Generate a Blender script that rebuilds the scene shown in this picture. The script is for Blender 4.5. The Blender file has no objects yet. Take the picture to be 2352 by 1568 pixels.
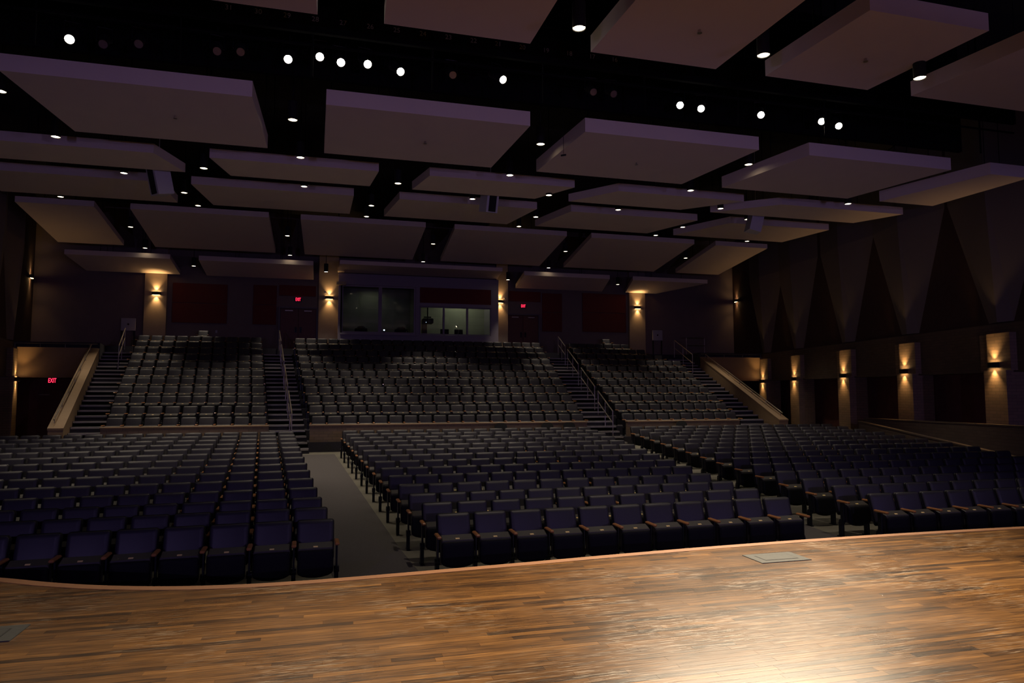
import bpy, math, random, mathutils
from mathutils import Vector, Matrix
random.seed(7)
SC = bpy.context.scene
COL = SC.collection
R = math.radians

# ---------------------------------------------------------------- camera
EYE = Vector((0, 0, 1.6))
cam_d = bpy.data.cameras.new('camera'); cam_d.lens = 24; cam_d.sensor_width = 36
cam_d.clip_end = 300
cam = bpy.data.objects.new('camera', cam_d); COL.objects.link(cam)
cam.location = EYE; cam.rotation_euler = (R(90 + 4.2), 0, R(-15))
SC.camera = cam
YAW, PIT = R(15.0), R(4.2)
FW = Vector((math.sin(YAW)*math.cos(PIT), math.cos(YAW)*math.cos(PIT), math.sin(PIT)))
RT = Vector((math.cos(YAW), -math.sin(YAW), 0)); UP = RT.cross(FW)
def frame_pos(p):
    d = Vector(p) - EYE; z = d.dot(FW)
    return (1176 + 1568*d.dot(RT)/z, 784 - 1568*d.dot(UP)/z, z)

# ---------------------------------------------------------------- world, exposure
w = bpy.data.worlds.new('dark_house'); SC.world = w; w.use_nodes = True
w.node_tree.nodes['Background'].inputs[0].default_value = (0.5, 0.42, 0.5, 1)
w.node_tree.nodes['Background'].inputs[1].default_value = 0.004
SC.view_settings.view_transform = 'Standard'; SC.view_settings.look = 'None'
SC.view_settings.exposure = 0.25; SC.view_settings.gamma = 1.0
SC.view_settings.use_curve_mapping = False
SC.cycles.sample_clamp_indirect = 4.0; SC.cycles.adaptive_threshold = 0.04
SC.cycles.max_bounces = 5; SC.cycles.diffuse_bounces = 3; SC.cycles.glossy_bounces = 2
SC.cycles.caustics_reflective = False; SC.cycles.caustics_refractive = False
# light levels (watts), used by the lamp builders further down
P_STAGE, P_DOWN, P_SCONCE, P_WASH = 980, 420, 62.0, 400
C_STAGE, C_DOWN, C_SCONCE, C_WASH = (1, .82, .58), (1, .84, .64), (1, .58, .21), (.50, .36, 1.0)

# ---------------------------------------------------------------- helpers
def tag(o, label=None, cat=None, group=None, kind=None):
    if label: o['label'] = label
    if cat: o['category'] = cat
    if group: o['group'] = group
    if kind: o['kind'] = kind
    return o
def empty(name, loc=(0, 0, 0), rz=0):
    o = bpy.data.objects.new(name, None); COL.objects.link(o)
    o.empty_display_size = .1
    o.location = loc; o.rotation_euler = (0, 0, rz); return o
class MB:
    def __init__(s): s.v = []; s.f = []; s.m = []; s.sm = []
    def add(s, vs, fs, mi=0, smooth=False):
        n = len(s.v); s.v += [tuple(v) for v in vs]
        for f in fs:
            s.f.append(tuple(i+n for i in f)); s.m.append(mi); s.sm.append(smooth)
        return s
    def box(s, x0, x1, y0, y1, z0, z1, mi=0, M=None):
        vs = [(x, y, z) for z in (z0, z1) for y in (y0, y1) for x in (x0, x1)]
        if M: vs = [M @ Vector(v) for v in vs]
        return s.add(vs, [(0,2,3,1),(4,5,7,6),(0,1,5,4),(2,6,7,3),(0,4,6,2),(1,3,7,5)], mi)
    def bbox(s, x0, x1, y0, y1, z0, z1, b=.005, mi=0, M=None, smooth=False):
        # box with chamfered edges
        vs = []; idx = {}
        for sx in (0, 1):
            for sy in (0, 1):
                for sz in (0, 1):
                    X, Y, Z = (x0, x1)[sx], (y0, y1)[sy], (z0, z1)[sz]
                    dx, dy, dz = b*(1-2*sx), b*(1-2*sy), b*(1-2*sz)
                    for k, p in enumerate(((X, Y+dy, Z+dz), (X+dx, Y, Z+dz), (X+dx, Y+dy, Z))):
                        idx[sx, sy, sz, k] = len(vs); vs.append(p)
        fs = []
        for a in (0, 1):
            fs.append([idx[a,0,0,0], idx[a,1,0,0], idx[a,1,1,0], idx[a,0,1,0]][::-1 if a == 0 else 1])
            fs.append([idx[0,a,0,1], idx[1,a,0,1], idx[1,a,1,1], idx[0,a,1,1]][::1 if a == 0 else -1])
            fs.append([idx[0,0,a,2], idx[1,0,a,2], idx[1,1,a,2], idx[0,1,a,2]][::-1 if a == 0 else 1])
        for a in (0, 1):
            for c in (0, 1):
                fs.append([idx[a,c,0,0], idx[a,c,1,0], idx[a,c,1,1], idx[a,c,0,1]][::1 if a == c else -1])
                fs.append([idx[a,0,c,0], idx[a,1,c,0], idx[a,1,c,2], idx[a,0,c,2]][::1 if a != c else -1])
                fs.append([idx[0,a,c,1], idx[1,a,c,1], idx[1,a,c,2], idx[0,a,c,2]][::1 if a == c else -1])
        for a in (0, 1):
            for c in (0, 1):
                for e in (0, 1):
                    t = [idx[a,c,e,0], idx[a,c,e,1], idx[a,c,e,2]]
                    fs.append(t if (a+c+e) % 2 == 1 else t[::-1])
        if M: vs = [M @ Vector(v) for v in vs]
        return s.add(vs, fs, mi, smooth)
    def prism(s, poly, z0, z1, mi=0, M=None):
        # poly: list of (x,y); z0/z1 numbers or lists
        n = len(poly)
        a = z0 if hasattr(z0, '__len__') else [z0]*n
        b = z1 if hasattr(z1, '__len__') else [z1]*n
        vs = [(p[0], p[1], a[i]) for i, p in enumerate(poly)] + [(p[0], p[1], b[i]) for i, p in enumerate(poly)]
        if M: vs = [M @ Vector(v) for v in vs]
        fs = [tuple(range(n))[::-1], tuple(range(n, 2*n))] + [(i, (i+1) % n, n+(i+1) % n, n+i) for i in range(n)]
        return s.add(vs, fs, mi)
    def tube(s, p0, p1, r, n=8, mi=0, r1=None, smooth=True, caps=True):
        p0, p1 = Vector(p0), Vector(p1); d = (p1-p0).normalized()
        q = d.to_track_quat('Z', 'Y'); r1 = r if r1 is None else r1
        vs = [p0 + q @ Vector((r*math.cos(2*math.pi*i/n), r*math.sin(2*math.pi*i/n), 0)) for i in range(n)]
        vs += [p1 + q @ Vector((r1*math.cos(2*math.pi*i/n), r1*math.sin(2*math.pi*i/n), 0)) for i in range(n)]
        s.add(vs, [(i, (i+1) % n, n+(i+1) % n, n+i) for i in range(n)], mi, smooth)
        if caps: s.add(vs, [tuple(range(n))[::-1], tuple(range(n, 2*n))], mi)
        return s
    def rings(s, rings, mi=0, smooth=True, cap0=True, cap1=True):
        n = len(rings[0]); vs = [p for r in rings for p in r]; fs = []
        for k in range(len(rings)-1):
            fs += [(k*n+i, k*n+(i+1) % n, (k+1)*n+(i+1) % n, (k+1)*n+i) for i in range(n)]
        if cap0: fs.append(tuple(range(n))[::-1])
        if cap1: fs.append(tuple(range((len(rings)-1)*n, len(rings)*n)))
        return s.add(vs, fs, mi, smooth)
    def mesh(s, name, mats):
        me = bpy.data.meshes.new(name); me.from_pydata(s.v, [], s.f)
        for m in (mats if isinstance(mats, (list, tuple)) else [mats]): me.materials.append(m)
        me.polygons.foreach_set('material_index', s.m); me.polygons.foreach_set('use_smooth', s.sm)
        me.update(); return me
    def build(s, name, mats, parent=None, loc=None):
        o = bpy.data.objects.new(name, s.mesh(name, mats)); COL.objects.link(o)
        if parent: o.parent = parent
        if loc is not None: o.location = loc
        return o
def linked(name, me, parent=None, loc=(0, 0, 0)):
    o = bpy.data.objects.new(name, me); COL.objects.link(o); o.location = loc
    if parent: o.parent = parent
    return o
def text_mesh(s, size, depth):
    c = bpy.data.curves.new('txt', 'FONT'); c.body = s; c.size = size; c.extrude = depth
    c.align_x = 'CENTER'; c.align_y = 'CENTER'; c.resolution_u = 3
    o = bpy.data.objects.new('txt', c); COL.objects.link(o)
    dg = bpy.context.evaluated_depsgraph_get()
    me = bpy.data.meshes.new_from_object(o.evaluated_get(dg))
    bpy.data.objects.remove(o); return me
def spot(name, loc, target, power, color, angle, blend=.5, radius=.05, parent=None):
    l = bpy.data.lights.new(name, 'SPOT'); l.energy = power; l.color = color
    l.spot_size = R(angle); l.spot_blend = blend; l.shadow_soft_size = radius
    o = bpy.data.objects.new(name, l); COL.objects.link(o); o.location = loc
    d = Vector(target) - Vector(loc); o.rotation_euler = d.to_track_quat('-Z', 'Y').to_euler()
    if parent: o.parent = parent
    return o
ORD = ['zeroth','first','second','third','fourth','fifth','sixth','seventh','eighth','ninth','tenth','eleventh','twelfth','thirteenth','fourteenth','fifteenth','sixteenth','seventeenth','eighteenth','nineteenth','twentieth','twenty-first','twenty-second','twenty-third','twenty-fourth','twenty-fifth','twenty-sixth','twenty-seventh','twenty-eighth','twenty-ninth','thirtieth','thirty-first','thirty-second','thirty-third','thirty-fourth','thirty-fifth']

# ---------------------------------------------------------------- materials
def mat(name, col, rough=.6, metal=0, spec=.5, noise=None, bump=None, emit=None, coat=0, sheen=0):
    m = bpy.data.materials.new(name); m.use_nodes = True; nt = m.node_tree
    b = nt.nodes['Principled BSDF']
    b.inputs['Base Color'].default_value = (*col, 1); b.inputs['Roughness'].default_value = rough
    b.inputs['Metallic'].default_value = metal; b.inputs['Specular IOR Level'].default_value = spec
    if coat: b.inputs['Coat Weight'].default_value = coat
    if sheen: b.inputs['Sheen Weight'].default_value = sheen; b.inputs['Sheen Roughness'].default_value = .4
    tc = nt.nodes.new('ShaderNodeTexCoord')
    if noise:
        sc_, amt = noise[:2]
        n = nt.nodes.new('ShaderNodeTexNoise'); n.inputs['Scale'].default_value = sc_; n.inputs['Detail'].default_value = 2
        nt.links.new(tc.outputs['Object'], n.inputs['Vector'])
        mx = nt.nodes.new('ShaderNodeMix'); mx.data_type = 'RGBA'
        nt.links.new(n.outputs['Fac'], mx.inputs[0])
        mx.inputs[6].default_value = (*[c*(1-amt) for c in col], 1); mx.inputs[7].default_value = (*[min(1, c*(1+amt)) for c in col], 1)
        nt.links.new(mx.outputs[2], b.inputs['Base Color'])
    if bump:
        n = nt.nodes.new('ShaderNodeTexNoise'); n.inputs['Scale'].default_value = bump[0]; n.inputs['Detail'].default_value = 3
        nt.links.new(tc.outputs['Object'], n.inputs['Vector'])
        bp = nt.nodes.new('ShaderNodeBump'); bp.inputs['Strength'].default_value = bump[1]; bp.inputs['Distance'].default_value = .01
        nt.links.new(n.outputs['Fac'], bp.inputs['Height']); nt.links.new(bp.outputs[0], b.inputs['Normal'])
    if emit:
        b.inputs['Emission Color'].default_value = (*emit[0], 1); b.inputs['Emission Strength'].default_value = emit[1]
    return m
def brick_mat(name, c1, c2, mortar, scale=1.0, axis='X'):
    m = bpy.data.materials.new(name); m.use_nodes = True; nt = m.node_tree; b = nt.nodes['Principled BSDF']
    tc = nt.nodes.new('ShaderNodeTexCoord'); sp = nt.nodes.new('ShaderNodeSeparateXYZ'); cb = nt.nodes.new('ShaderNodeCombineXYZ')
    nt.links.new(tc.outputs['Object'], sp.inputs[0])
    ad = nt.nodes.new('ShaderNodeMath'); ad.operation = 'ADD'
    nt.links.new(sp.outputs['X'], ad.inputs[0]); nt.links.new(sp.outputs['Y'], ad.inputs[1])
    nt.links.new(ad.outputs[0], cb.inputs['X']); nt.links.new(sp.outputs['Z'], cb.inputs['Y'])
    br = nt.nodes.new('ShaderNodeTexBrick'); nt.links.new(cb.outputs[0], br.inputs['Vector'])
    br.inputs['Color1'].default_value = (*c1, 1); br.inputs['Color2'].default_value = (*c2, 1); br.inputs['Mortar'].default_value = (*mortar, 1)
    br.inputs['Scale'].default_value = 1; br.inputs['Brick Width'].default_value = .3; br.inputs['Row Height'].default_value = .1; br.inputs['Mortar Size'].default_value = .008
    nt.links.new(br.outputs['Color'], b.inputs['Base Color']); b.inputs['Roughness'].default_value = .75
    bp = nt.nodes.new('ShaderNodeBump'); bp.inputs['Strength'].default_value = .4; bp.inputs['Distance'].default_value = .006; bp.invert = True
    nt.links.new(br.outputs['Fac'], bp.inputs['Height']); nt.links.new(bp.outputs[0], b.inputs['Normal'])
    return m
def emis(name, col, s):
    m = bpy.data.materials.new(name); m.use_nodes = True; nt = m.node_tree
    nt.nodes.remove(nt.nodes['Principled BSDF']); e = nt.nodes.new('ShaderNodeEmission')
    e.inputs[0].default_value = (*col, 1); e.inputs[1].default_value = s
    nt.links.new(e.outputs[0], nt.nodes['Material Output'].inputs[0]); return m
def glass_mat(name):
    m = bpy.data.materials.new(name); m.use_nodes = True; nt = m.node_tree
    nt.nodes.remove(nt.nodes['Principled BSDF'])
    t = nt.nodes.new('ShaderNodeBsdfTransparent'); t.inputs[0].default_value = (.85, .88, .86, 1)
    g = nt.nodes.new('ShaderNodeBsdfGlossy'); g.inputs['Roughness'].default_value = .03
    f = nt.nodes.new('ShaderNodeFresnel'); f.inputs[0].default_value = 1.5
    mx = nt.nodes.new('ShaderNodeMixShader')
    nt.links.new(f.outputs[0], mx.inputs[0]); nt.links.new(t.outputs[0], mx.inputs[1]); nt.links.new(g.outputs[0], mx.inputs[2])
    nt.links.new(mx.outputs[0], nt.nodes['Material Output'].inputs[0]); return m
def plank_mat():
    m = bpy.data.materials.new('stage_wood'); m.use_nodes = True; nt = m.node_tree; L = nt.links; N = nt.nodes.new
    b = nt.nodes['Principled BSDF']
    at = N('ShaderNodeAttribute'); at.attribute_name = 'tone'
    tc = N('ShaderNodeTexCoord')
    mp = N('ShaderNodeMapping'); mp.inputs['Scale'].default_value = (4.5, 55, 1); L.new(tc.outputs['Object'], mp.inputs[0])
    g = N('ShaderNodeTexNoise'); g.inputs['Scale'].default_value = 1; g.inputs['Detail'].default_value = 5; L.new(mp.outputs[0], g.inputs['Vector'])
    big = N('ShaderNodeTexNoise'); big.inputs['Scale'].default_value = 1.3; big.inputs['Detail'].default_value = 3; L.new(tc.outputs['Object'], big.inputs['Vector'])
    def math_(op, a, c):
        n = N('ShaderNodeMath'); n.operation = op
        for k, x in enumerate((a, c)):
            if isinstance(x, (int, float)): n.inputs[k].default_value = x
            else: L.new(x, n.inputs[k])
        return n.outputs[0]
    t = math_('ADD', math_('MULTIPLY', at.outputs['Fac'], .50), math_('MULTIPLY', g.outputs['Fac'], 1.0))
    t = math_('ADD', t, math_('MULTIPLY', big.outputs['Fac'], .25))
    t = math_('SUBTRACT', t, .38)
    cr = N('ShaderNodeValToRGB'); L.new(t, cr.inputs[0])
    e = cr.color_ramp.elements; e[0].position = .10; e[0].color = (.020, .009, .003, 1); e[1].position = .95; e[1].color = (.44, .205, .052, 1)
    for p, c in ((.28, (.065, .027, .0075, 1)), (.50, (.165, .072, .0180, 1)), (.72, (.27, .122, .031, 1))):
        x = cr.color_ramp.elements.new(p); x.color = c
    # scuffs and scratches: thin pale marks in two directions, broken up by noise
    sc = None
    for ang, sx, sy, th in ((25, 3.5, 95, .655), (-35, 4, 105, .66), (80, 4.5, 95, .665), (8, 2.5, 110, .65), (-70, 5, 100, .665)):
        mm = N('ShaderNodeMapping'); mm.inputs['Rotation'].default_value = (0, 0, R(ang)); mm.inputs['Scale'].default_value = (sx, sy, 1)
        mm.inputs['Location'].default_value = (ang*.37, ang*.73, 0)
        wv = N('ShaderNodeTexNoise'); wv.inputs['Scale'].default_value = 1.0; wv.inputs['Detail'].default_value = 1.5
        L.new(tc.outputs['Object'], mm.inputs[0]); L.new(mm.outputs[0], wv.inputs['Vector'])
        r_ = N('ShaderNodeMapRange'); r_.inputs['From Min'].default_value = th; r_.inputs['From Max'].default_value = th+.03; L.new(wv.outputs['Fac'], r_.inputs[0])
        sc = r_.outputs[0] if sc is None else math_('MAXIMUM', sc, r_.outputs[0])
    pn = N('ShaderNodeTexNoise'); pn.inputs['Scale'].default_value = 1.1; pn.inputs['Detail'].default_value = 6; L.new(tc.outputs['Object'], pn.inputs['Vector'])
    pm = N('ShaderNodeMapRange'); pm.inputs['From Min'].default_value = .47; pm.inputs['From Max'].default_value = .62; L.new(pn.outputs['Fac'], pm.inputs[0])
    scm = math_('MULTIPLY', sc, pm.outputs[0])
    mx = N('ShaderNodeMix'); mx.data_type = 'RGBA'; L.new(math_('MULTIPLY', scm, .8), mx.inputs[0]); L.new(cr.outputs[0], mx.inputs[6]); mx.inputs[7].default_value = (.40, .28, .16, 1)
    L.new(mx.outputs[2], b.inputs['Base Color'])
    rr = N('ShaderNodeMapRange'); L.new(big.outputs['Fac'], rr.inputs[0]); rr.inputs['To Min'].default_value = .23; rr.inputs['To Max'].default_value = .33
    ra = math_('ADD', rr.outputs[0], math_('MULTIPLY', scm, .25)); L.new(ra, b.inputs['Roughness'])
    b.inputs['Specular IOR Level'].default_value = .30; b.inputs['Coat Weight'].default_value = .10; b.inputs['Coat Roughness'].default_value = .09
    bp = N('ShaderNodeBump'); bp.inputs['Strength'].default_value = .25; bp.inputs['Distance'].default_value = .002
    L.new(math_('SUBTRACT', g.outputs['Fac'], math_('MULTIPLY', scm, .4)), bp.inputs['Height']); L.new(bp.outputs[0], b.inputs['Normal'])
    return m

M = {}
M['plank'] = plank_mat()
M['trim'] = mat('stage_nosing', (.36, .155, .060), .6, spec=.2, noise=(3, .15))
M['fabric'] = mat('seat_fabric', (.0205, .0185, .028), .5, noise=(60, .2))
M['cushion'] = mat('seat_cushion', (.046, .041, .039), .45, noise=(60, .2))
M['shell'] = mat('seat_shell', (.007, .007, .010), .5, spec=.25)
M['pan'] = mat('seat_pan', (.006, .006, .009), .65, spec=.15)
M['metal'] = mat('black_steel', (.02, .022, .03), .3, metal=.6)
M['brass'] = mat('brass_plate', (.9, .68, .30), .3, metal=0)
M['armwood'] = mat('arm_wood', (.36, .15, .05), .35, noise=(20, .25), coat=.3)
M['cloud'] = mat('cloud_board', (.78, .66, .59), .85, noise=(1.5, .04))
M['black'] = mat('black_paint', (.008, .008, .009), .8)
M['matte'] = mat('matte_black', (.008, .008, .009), 1, spec=0)
M['ceil'] = mat('ceiling_black', (.012, .011, .014), .9)
M['carpet'] = mat('aisle_carpet', (.085, .077, .080), .95, noise=(40, .3))
M['concrete'] = mat('floor_concrete', (.16, .15, .12), .6, noise=(2, .25))
M['terrace'] = mat('terrace_carpet', (.035, .032, .045), .95, noise=(30, .3))
M['nosing'] = mat('step_nosing', (.34, .31, .31), .5)
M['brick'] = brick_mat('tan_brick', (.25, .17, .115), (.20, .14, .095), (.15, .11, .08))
M['band'] = brick_mat('tan_brick_shaded', (.13, .090, .065), (.105, .074, .053), (.085, .062, .047))  # darker copy of the tan brick, its dimmer light put into the colour
M['cap'] = mat('tan_cap', (.28, .185, .105), .6, noise=(4, .1))
M['wall'] = mat('house_wall', (.20, .155, .145), .85, noise=(2, .1))
M['wallred'] = mat('dark_red_block', (.055, .024, .021), .85, noise=(6, .2))
M['redpanel'] = mat('red_acoustic_panel', (.16, .03, .025), .95, noise=(80, .2))
M['fin'] = mat('fin_board', (.165, .140, .140), .85, noise=(1, .06))
M['recess'] = mat('recess_dark', (.17, .06, .05), .9, noise=(3, .3))
M['pil'] = mat('pilaster_plaster', (.32, .25, .20), .85, noise=(5, .1))
M['booth'] = mat('booth_trim', (.30, .26, .31), .6)
M['boothwall'] = mat('booth_room_wall', (.42, .41, .33), .8)
M['door'] = mat('wood_door', (.12, .04, .025), .5, noise=(8, .2))
M['frame'] = mat('door_frame', (.12, .10, .12), .5)
M['chrome'] = mat('brushed_steel', (.55, .50, .44), .35, metal=1)
M['white'] = mat('white_enclosure', (.62, .60, .66), .5)
M['plate'] = mat('floor_box_metal', (.095, .097, .092), .7, metal=0, spec=.15, noise=(30, .15))
M['sq'] = mat('pale_board', (.40, .38, .44), .8)
M['lens'] = emis('stage_lens_lit', (1, .9, .72), 60)
M['lensoff'] = mat('stage_lens_unlit', (.10, .08, .10), .1, spec=.8)
M['downlamp'] = emis('downlight_lamp', (1, .82, .55), 9)
M['sclamp'] = emis('sconce_lamp', (1, .62, .25), 14)
M['exit'] = emis('exit_red', (1, .02, .06), 3.2)
M['ledblue'] = emis('indicator', (.6, .7, 1), 6)
M['number'] = mat('number_paint', (.30, .27, .26), .8)
M['glass'] = glass_mat('booth_glass')

# ---------------------------------------------------------------- structure: floors
AX = 4.6
def floor_z(y):
    return -.96 if y < 11.4 else min(-.96 + (y-11.4)*.0432, -.445)
# lower house floor with painted concrete under the seats
fl = MB()
ys = [5.0, 11.4, 23.35, 38.5]
for a, c in zip(ys[:-1], ys[1:]):
    fl.add([(-22, a, floor_z(a)), (32, a, floor_z(a)), (32, c, floor_z(c)), (-22, c, floor_z(c))], [(0, 1, 2, 3)])
tag(fl.build('floor', M['concrete']), 'olive grey painted concrete floor under the lower seats', kind='structure')
# block edges measured in the photograph (x of first/last seat edge per row)
def LB_R(i): return .14 - .087*i          # left block, aisle end
def CB_L(i): return 1.46 - .080*i         # centre block, left end
def CB_R(i): return 7.26 + .133*i
def RB_L(i): return 8.69 + .131*i
for nm, f0, f1 in (('left', LB_R, CB_L), ('right', CB_R, RB_L)):
    c = MB(); pts = []
    for y in (6.9, 11.4, 23.3):
        i = y - 9.35
        pts.append(((f0(i)+.02, y, floor_z(y)+.006), (f1(i)-(.12 if nm == 'left' else .05), y, floor_z(y)+.006)))
    for p, q in zip(pts[:-1], pts[1:]): c.add([p[0], p[1], q[1], q[0]], [(0, 1, 2, 3)])
    o = c.build('floor_aisle', M['carpet']); tag(o, 'grey carpet strip running up the %s aisle' % nm, kind='structure')
# upper terraces
NR = 11
def ty(i): return 24.25 + 1.05*i
def tz(i): return -.11 + .35*i
def WL(y): return -6.35 - .2*y             # side wall lines
def WR(y): return 16.9 + .2*y
def RL(y): return -8.0 - .19*(y-24.4)     # ramp wall inner faces
def RR(y): return 17.9 + .19*(y-24.4)
tr = MB()
for i in range(NR+1):
    y0 = ty(i); y1 = ty(i+1) if i < NR else 38.0
    z = tz(i) if i < NR else tz(NR)
    tr.prism([(RL(y0)-.1, y0), (RR(y0)+.1, y0), (RR(y1)+.1, y1), (RL(y1)-.1, y1)], -.6, z)
o = tr.build('floor_terrace', M['terrace']); tag(o, 'dark carpeted stepped terrace of the upper seating tier', kind='structure')
BZ = tz(NR)
for s, nm in ((-1, 'left'), (1, 'right')):
    ld = MB()
    a = [(RL(33.5), 33.55), (WL(33.5)-.3, 33.55), (WL(38)-.3, 38), (RL(38), 38)] if s < 0 else [(RR(33.5), 33.55), (WR(33.5)+.3, 33.55), (WR(38)+.3, 38), (RR(38), 38)]
    ld.prism(a, 3.0, BZ)
    tag(ld.build('floor_landing', M['terrace']), 'dark upper side landing floor on the %s' % nm, kind='structure')

# front walls of the upper tier (tan brick with pale cap)
def tier_wall(x0, x1, label, lz=-.55):
    t = empty('tier_wall', ((x0+x1)/2, 24.4, floor_z(24)))
    tag(t, label, 'wall', kind='structure')
    h = (x1-x0)/2
    MB().box(-h, h, -.08, .10, -.1, .43-floor_z(24)).build('brick_face', M['brick'], t)
    MB().bbox(-h-.02, h+.02, -.11, .13, .43-floor_z(24), .48-floor_z(24), .01).build('cap', M['cap'], t)
    return t
tier_wall(-6.94, -1.93, 'low tan brick wall under the upper left seats')
tier_wall(-.60, 9.45, 'low tan brick wall under the upper centre seats')
tier_wall(11.12, 16.0, 'low tan brick wall under the upper right seats')

# sloped ramp walls with pale cap
def ramp_wall(side):
    f = RL if side < 0 else RR; th = .42*side
    y0, y1 = 24.4, 33.4
    z0, z1 = .40, 3.42
    t = empty('ramp_wall', (f(y0), y0, floor_z(24)))
    tag(t, 'sloping tan parapet wall beside the far %s stairs' % ('left' if side < 0 else 'right'), 'wall', kind='structure')
    M0 = Matrix.Translation(-t.location)
    def poly(e): return [(f(y0)-e*side, y0-e), (f(y1)-e*side, y1), (f(y1)+th+e*side, y1), (f(y0)+th+e*side, y0-e)]
    def fix(p): return p if side > 0 else p[::-1]
    def zz(a, b): return [a, b, b, a]
    q = fix(poly(0))
    top = zz(z0, z1); top = top if side > 0 else top[::-1]
    b = MB().prism(q, -.6, top, M=M0)
    b.build('brick_body', M['cap'], t)
    q = fix(poly(.015)); lo = zz(z0, z1); hi = zz(z0+.06, z1+.06)
    if side < 0: lo, hi = lo[::-1], hi[::-1]
    MB().prism(q, lo, hi, M=M0).build('cap', M['cap'], t)
    # handrail
    h = empty('ramp_handrail', (f(y0)+th*.75, y0+.3, z0+.1)); tag(h, 'brushed steel handrail along the %s sloping parapet' % ('left' if side < 0 else 'right'), 'handrail')
    P = lambda y, dz: (Vector((f(y)+th*.72, y, z0+(z1-z0)*(y-y0)/(y1-y0)+.06+dz)) - h.location)
    rl = MB(); rl.tube(P(y0+.25, .17), P(y1-.05, .17), .024, 8)
    rl.build('rail', M['chrome'], h)
    for k in range(7):
        y = y0+.4+k*1.36
        MB().tube(P(y, .0), P(y, .16), .014, 6).build('bracket', M['chrome'], h)
ramp_wall(-1); ramp_wall(1)
# walls facing the stage above the side passages, with rail
def side_front(side):
    xa, xb = (WL(33.5)-.2, RL(33.4)-.1) if side < 0 else (RR(33.4)+.1, WR(33.5)+.2)
    nm = 'left' if side < 0 else 'right'
    o = MB().box(xa, xb, 33.4, 33.65, 2.2, 3.5).build('wall_%s_passage' % nm, M['cap'])
    tag(o, 'tan wall above the dark %s side passage' % nm, kind='structure')
    h = empty('passage_rail', ((xa+xb)/2, 33.52, 3.5)); tag(h, 'thin steel guard rail on top of the %s passage wall' % nm, 'rail')
    d = (xb-xa)/2
    MB().tube((-d, 0, .17), (d, 0, .17), .022).build('rail', M['chrome'], h)
    for k in range(4): MB().tube((-d+.3+k*(2*d-.6)/3, 0, 0), (-d+.3+k*(2*d-.6)/3, 0, .16), .014, 6).build('post', M['chrome'], h)
side_front(-1); side_front(1)

# side walls -------------------------------------------------
PILY = [16.5, 20.8, 24.9, 29.3, 32.9]
SCZ = [2.42, 2.36, 2.29, 2.23, 2.17]
wd = math.atan(.2)
def side_wall(side):
    nm = 'left' if side < 0 else 'right'
    f = WL if side < 0 else WR
    w_ = MB()
    ya, yb = -2.0, 38.0
    P = lambda y, off: (f(y)+off*side, y)
    q = [P(ya, 0), P(yb, 0), P(yb, .4), P(ya, .4)]
    if side < 0: q = q[::-1]
    w_.prism(q, 3.72, 11)
    o = w_.build('wall_%s' % nm, M['wallred']); tag(o, 'dark red brown upper %s side wall behind pale fins' % nm, kind='structure')
    b = MB(); q = [P(ya, -.06), P(33.6, -.06), P(33.6, .4), P(ya, .4)]
    if side < 0: q = q[::-1]
    b.prism(q, 2.2, 3.72)
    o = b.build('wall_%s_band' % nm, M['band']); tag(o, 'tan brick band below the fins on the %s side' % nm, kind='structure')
    b = MB(); q = [P(ya, 1.0), P(38, 1.0), P(38, 1.3), P(ya, 1.3)]
    if side < 0: q = q[::-1]
    b.prism(q, -1.2, 2.4)
    o = b.build('wall_%s_recess' % nm, M['recess']); tag(o, 'dark recessed wall behind the %s pilasters' % nm, kind='structure')
    # pilasters, fins
    for k, y in enumerate(PILY):
        if side < 0 and k < 3: continue
        c = Vector((f(y), y, -.6)); rz = -wd*side
        n = ['nearest the stage', 'second from the stage', 'third from the stage', 'fourth from the stage', 'farthest from the stage'][k]
        if side < 0: n = ['', '', '', 'nearer the stage', 'by the passage'][k]
        p = empty('pilaster', c, rz); tag(p, 'tan brick pilaster on the %s wall, %s' % (nm, n), 'pilaster', kind='structure')
        x0, x1 = (-.30, .5) if side > 0 else (-.5, .30)
        MB().box(x0, x1, -.45, .45, -.6, 2.85).build('lower_shaft', M['brick'], p)
        x0, x1 = (-.275, .3) if side > 0 else (-.3, .275)
        MB().box(x0, x1, -.62, .30, 2.85, 4.0).build('upper_shaft', M['brick'], p)
        a_, b_ = (.44, .78)
        x0, x1 = (-.12, .3) if side > 0 else (-.3, .12)
        MB().box(x0, x1, a_, b_, 2.85, 4.0).build('side_return', M['brick'], p)
        # fin: folded inverted wedge, ridge towards the house
        t = empty('wall_fin', (c.x, c.y, 3.75), rz); tag(t, 'pale folded tapering wall fin on the %s wall, %s' % (nm, n), 'wall fin')
        LV = ((0, .5, .14), (4.25, 2.12, .34), (7.2, 2.12, .34))
        RG = [[(0, -w2, z), (-d*side, 0, z), (0, w2, z)] for z, w2, d in LV]
        lo = RG[0]
        def face(nm_, i):
            vs = [p_ for rg in RG for p_ in (rg[i], rg[i+1])]
            bk = [Vector(v)+Vector((.06*side, 0, 0)) for v in vs]
            MB().add([*vs, *bk], [(0,1,3,2), (2,3,5,4), (6,8,9,7), (8,10,11,9), (0,6,7,1), (4,5,11,10), (0,2,8,6), (2,4,10,8), (1,7,9,3), (3,9,11,5)]).build(nm_, M['fin'], t)
        face('stage_facet', 0); face('rear_facet', 1)
        MB().add([*lo, *[Vector(v)+Vector((.0, 0, .05)) for v in lo]], [(0,1,2), (5,4,3), (0,3,4,1), (1,4,5,2), (2,5,3,0)]).build('underside', M['fin'], t)
side_wall(1); side_wall(-1)

# ceiling
o = MB().box(-24, 34, -3, 40, 11, 11.3).build('ceiling', M['ceil']); tag(o, 'black ceiling void above the hanging panels', kind='structure')

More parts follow.
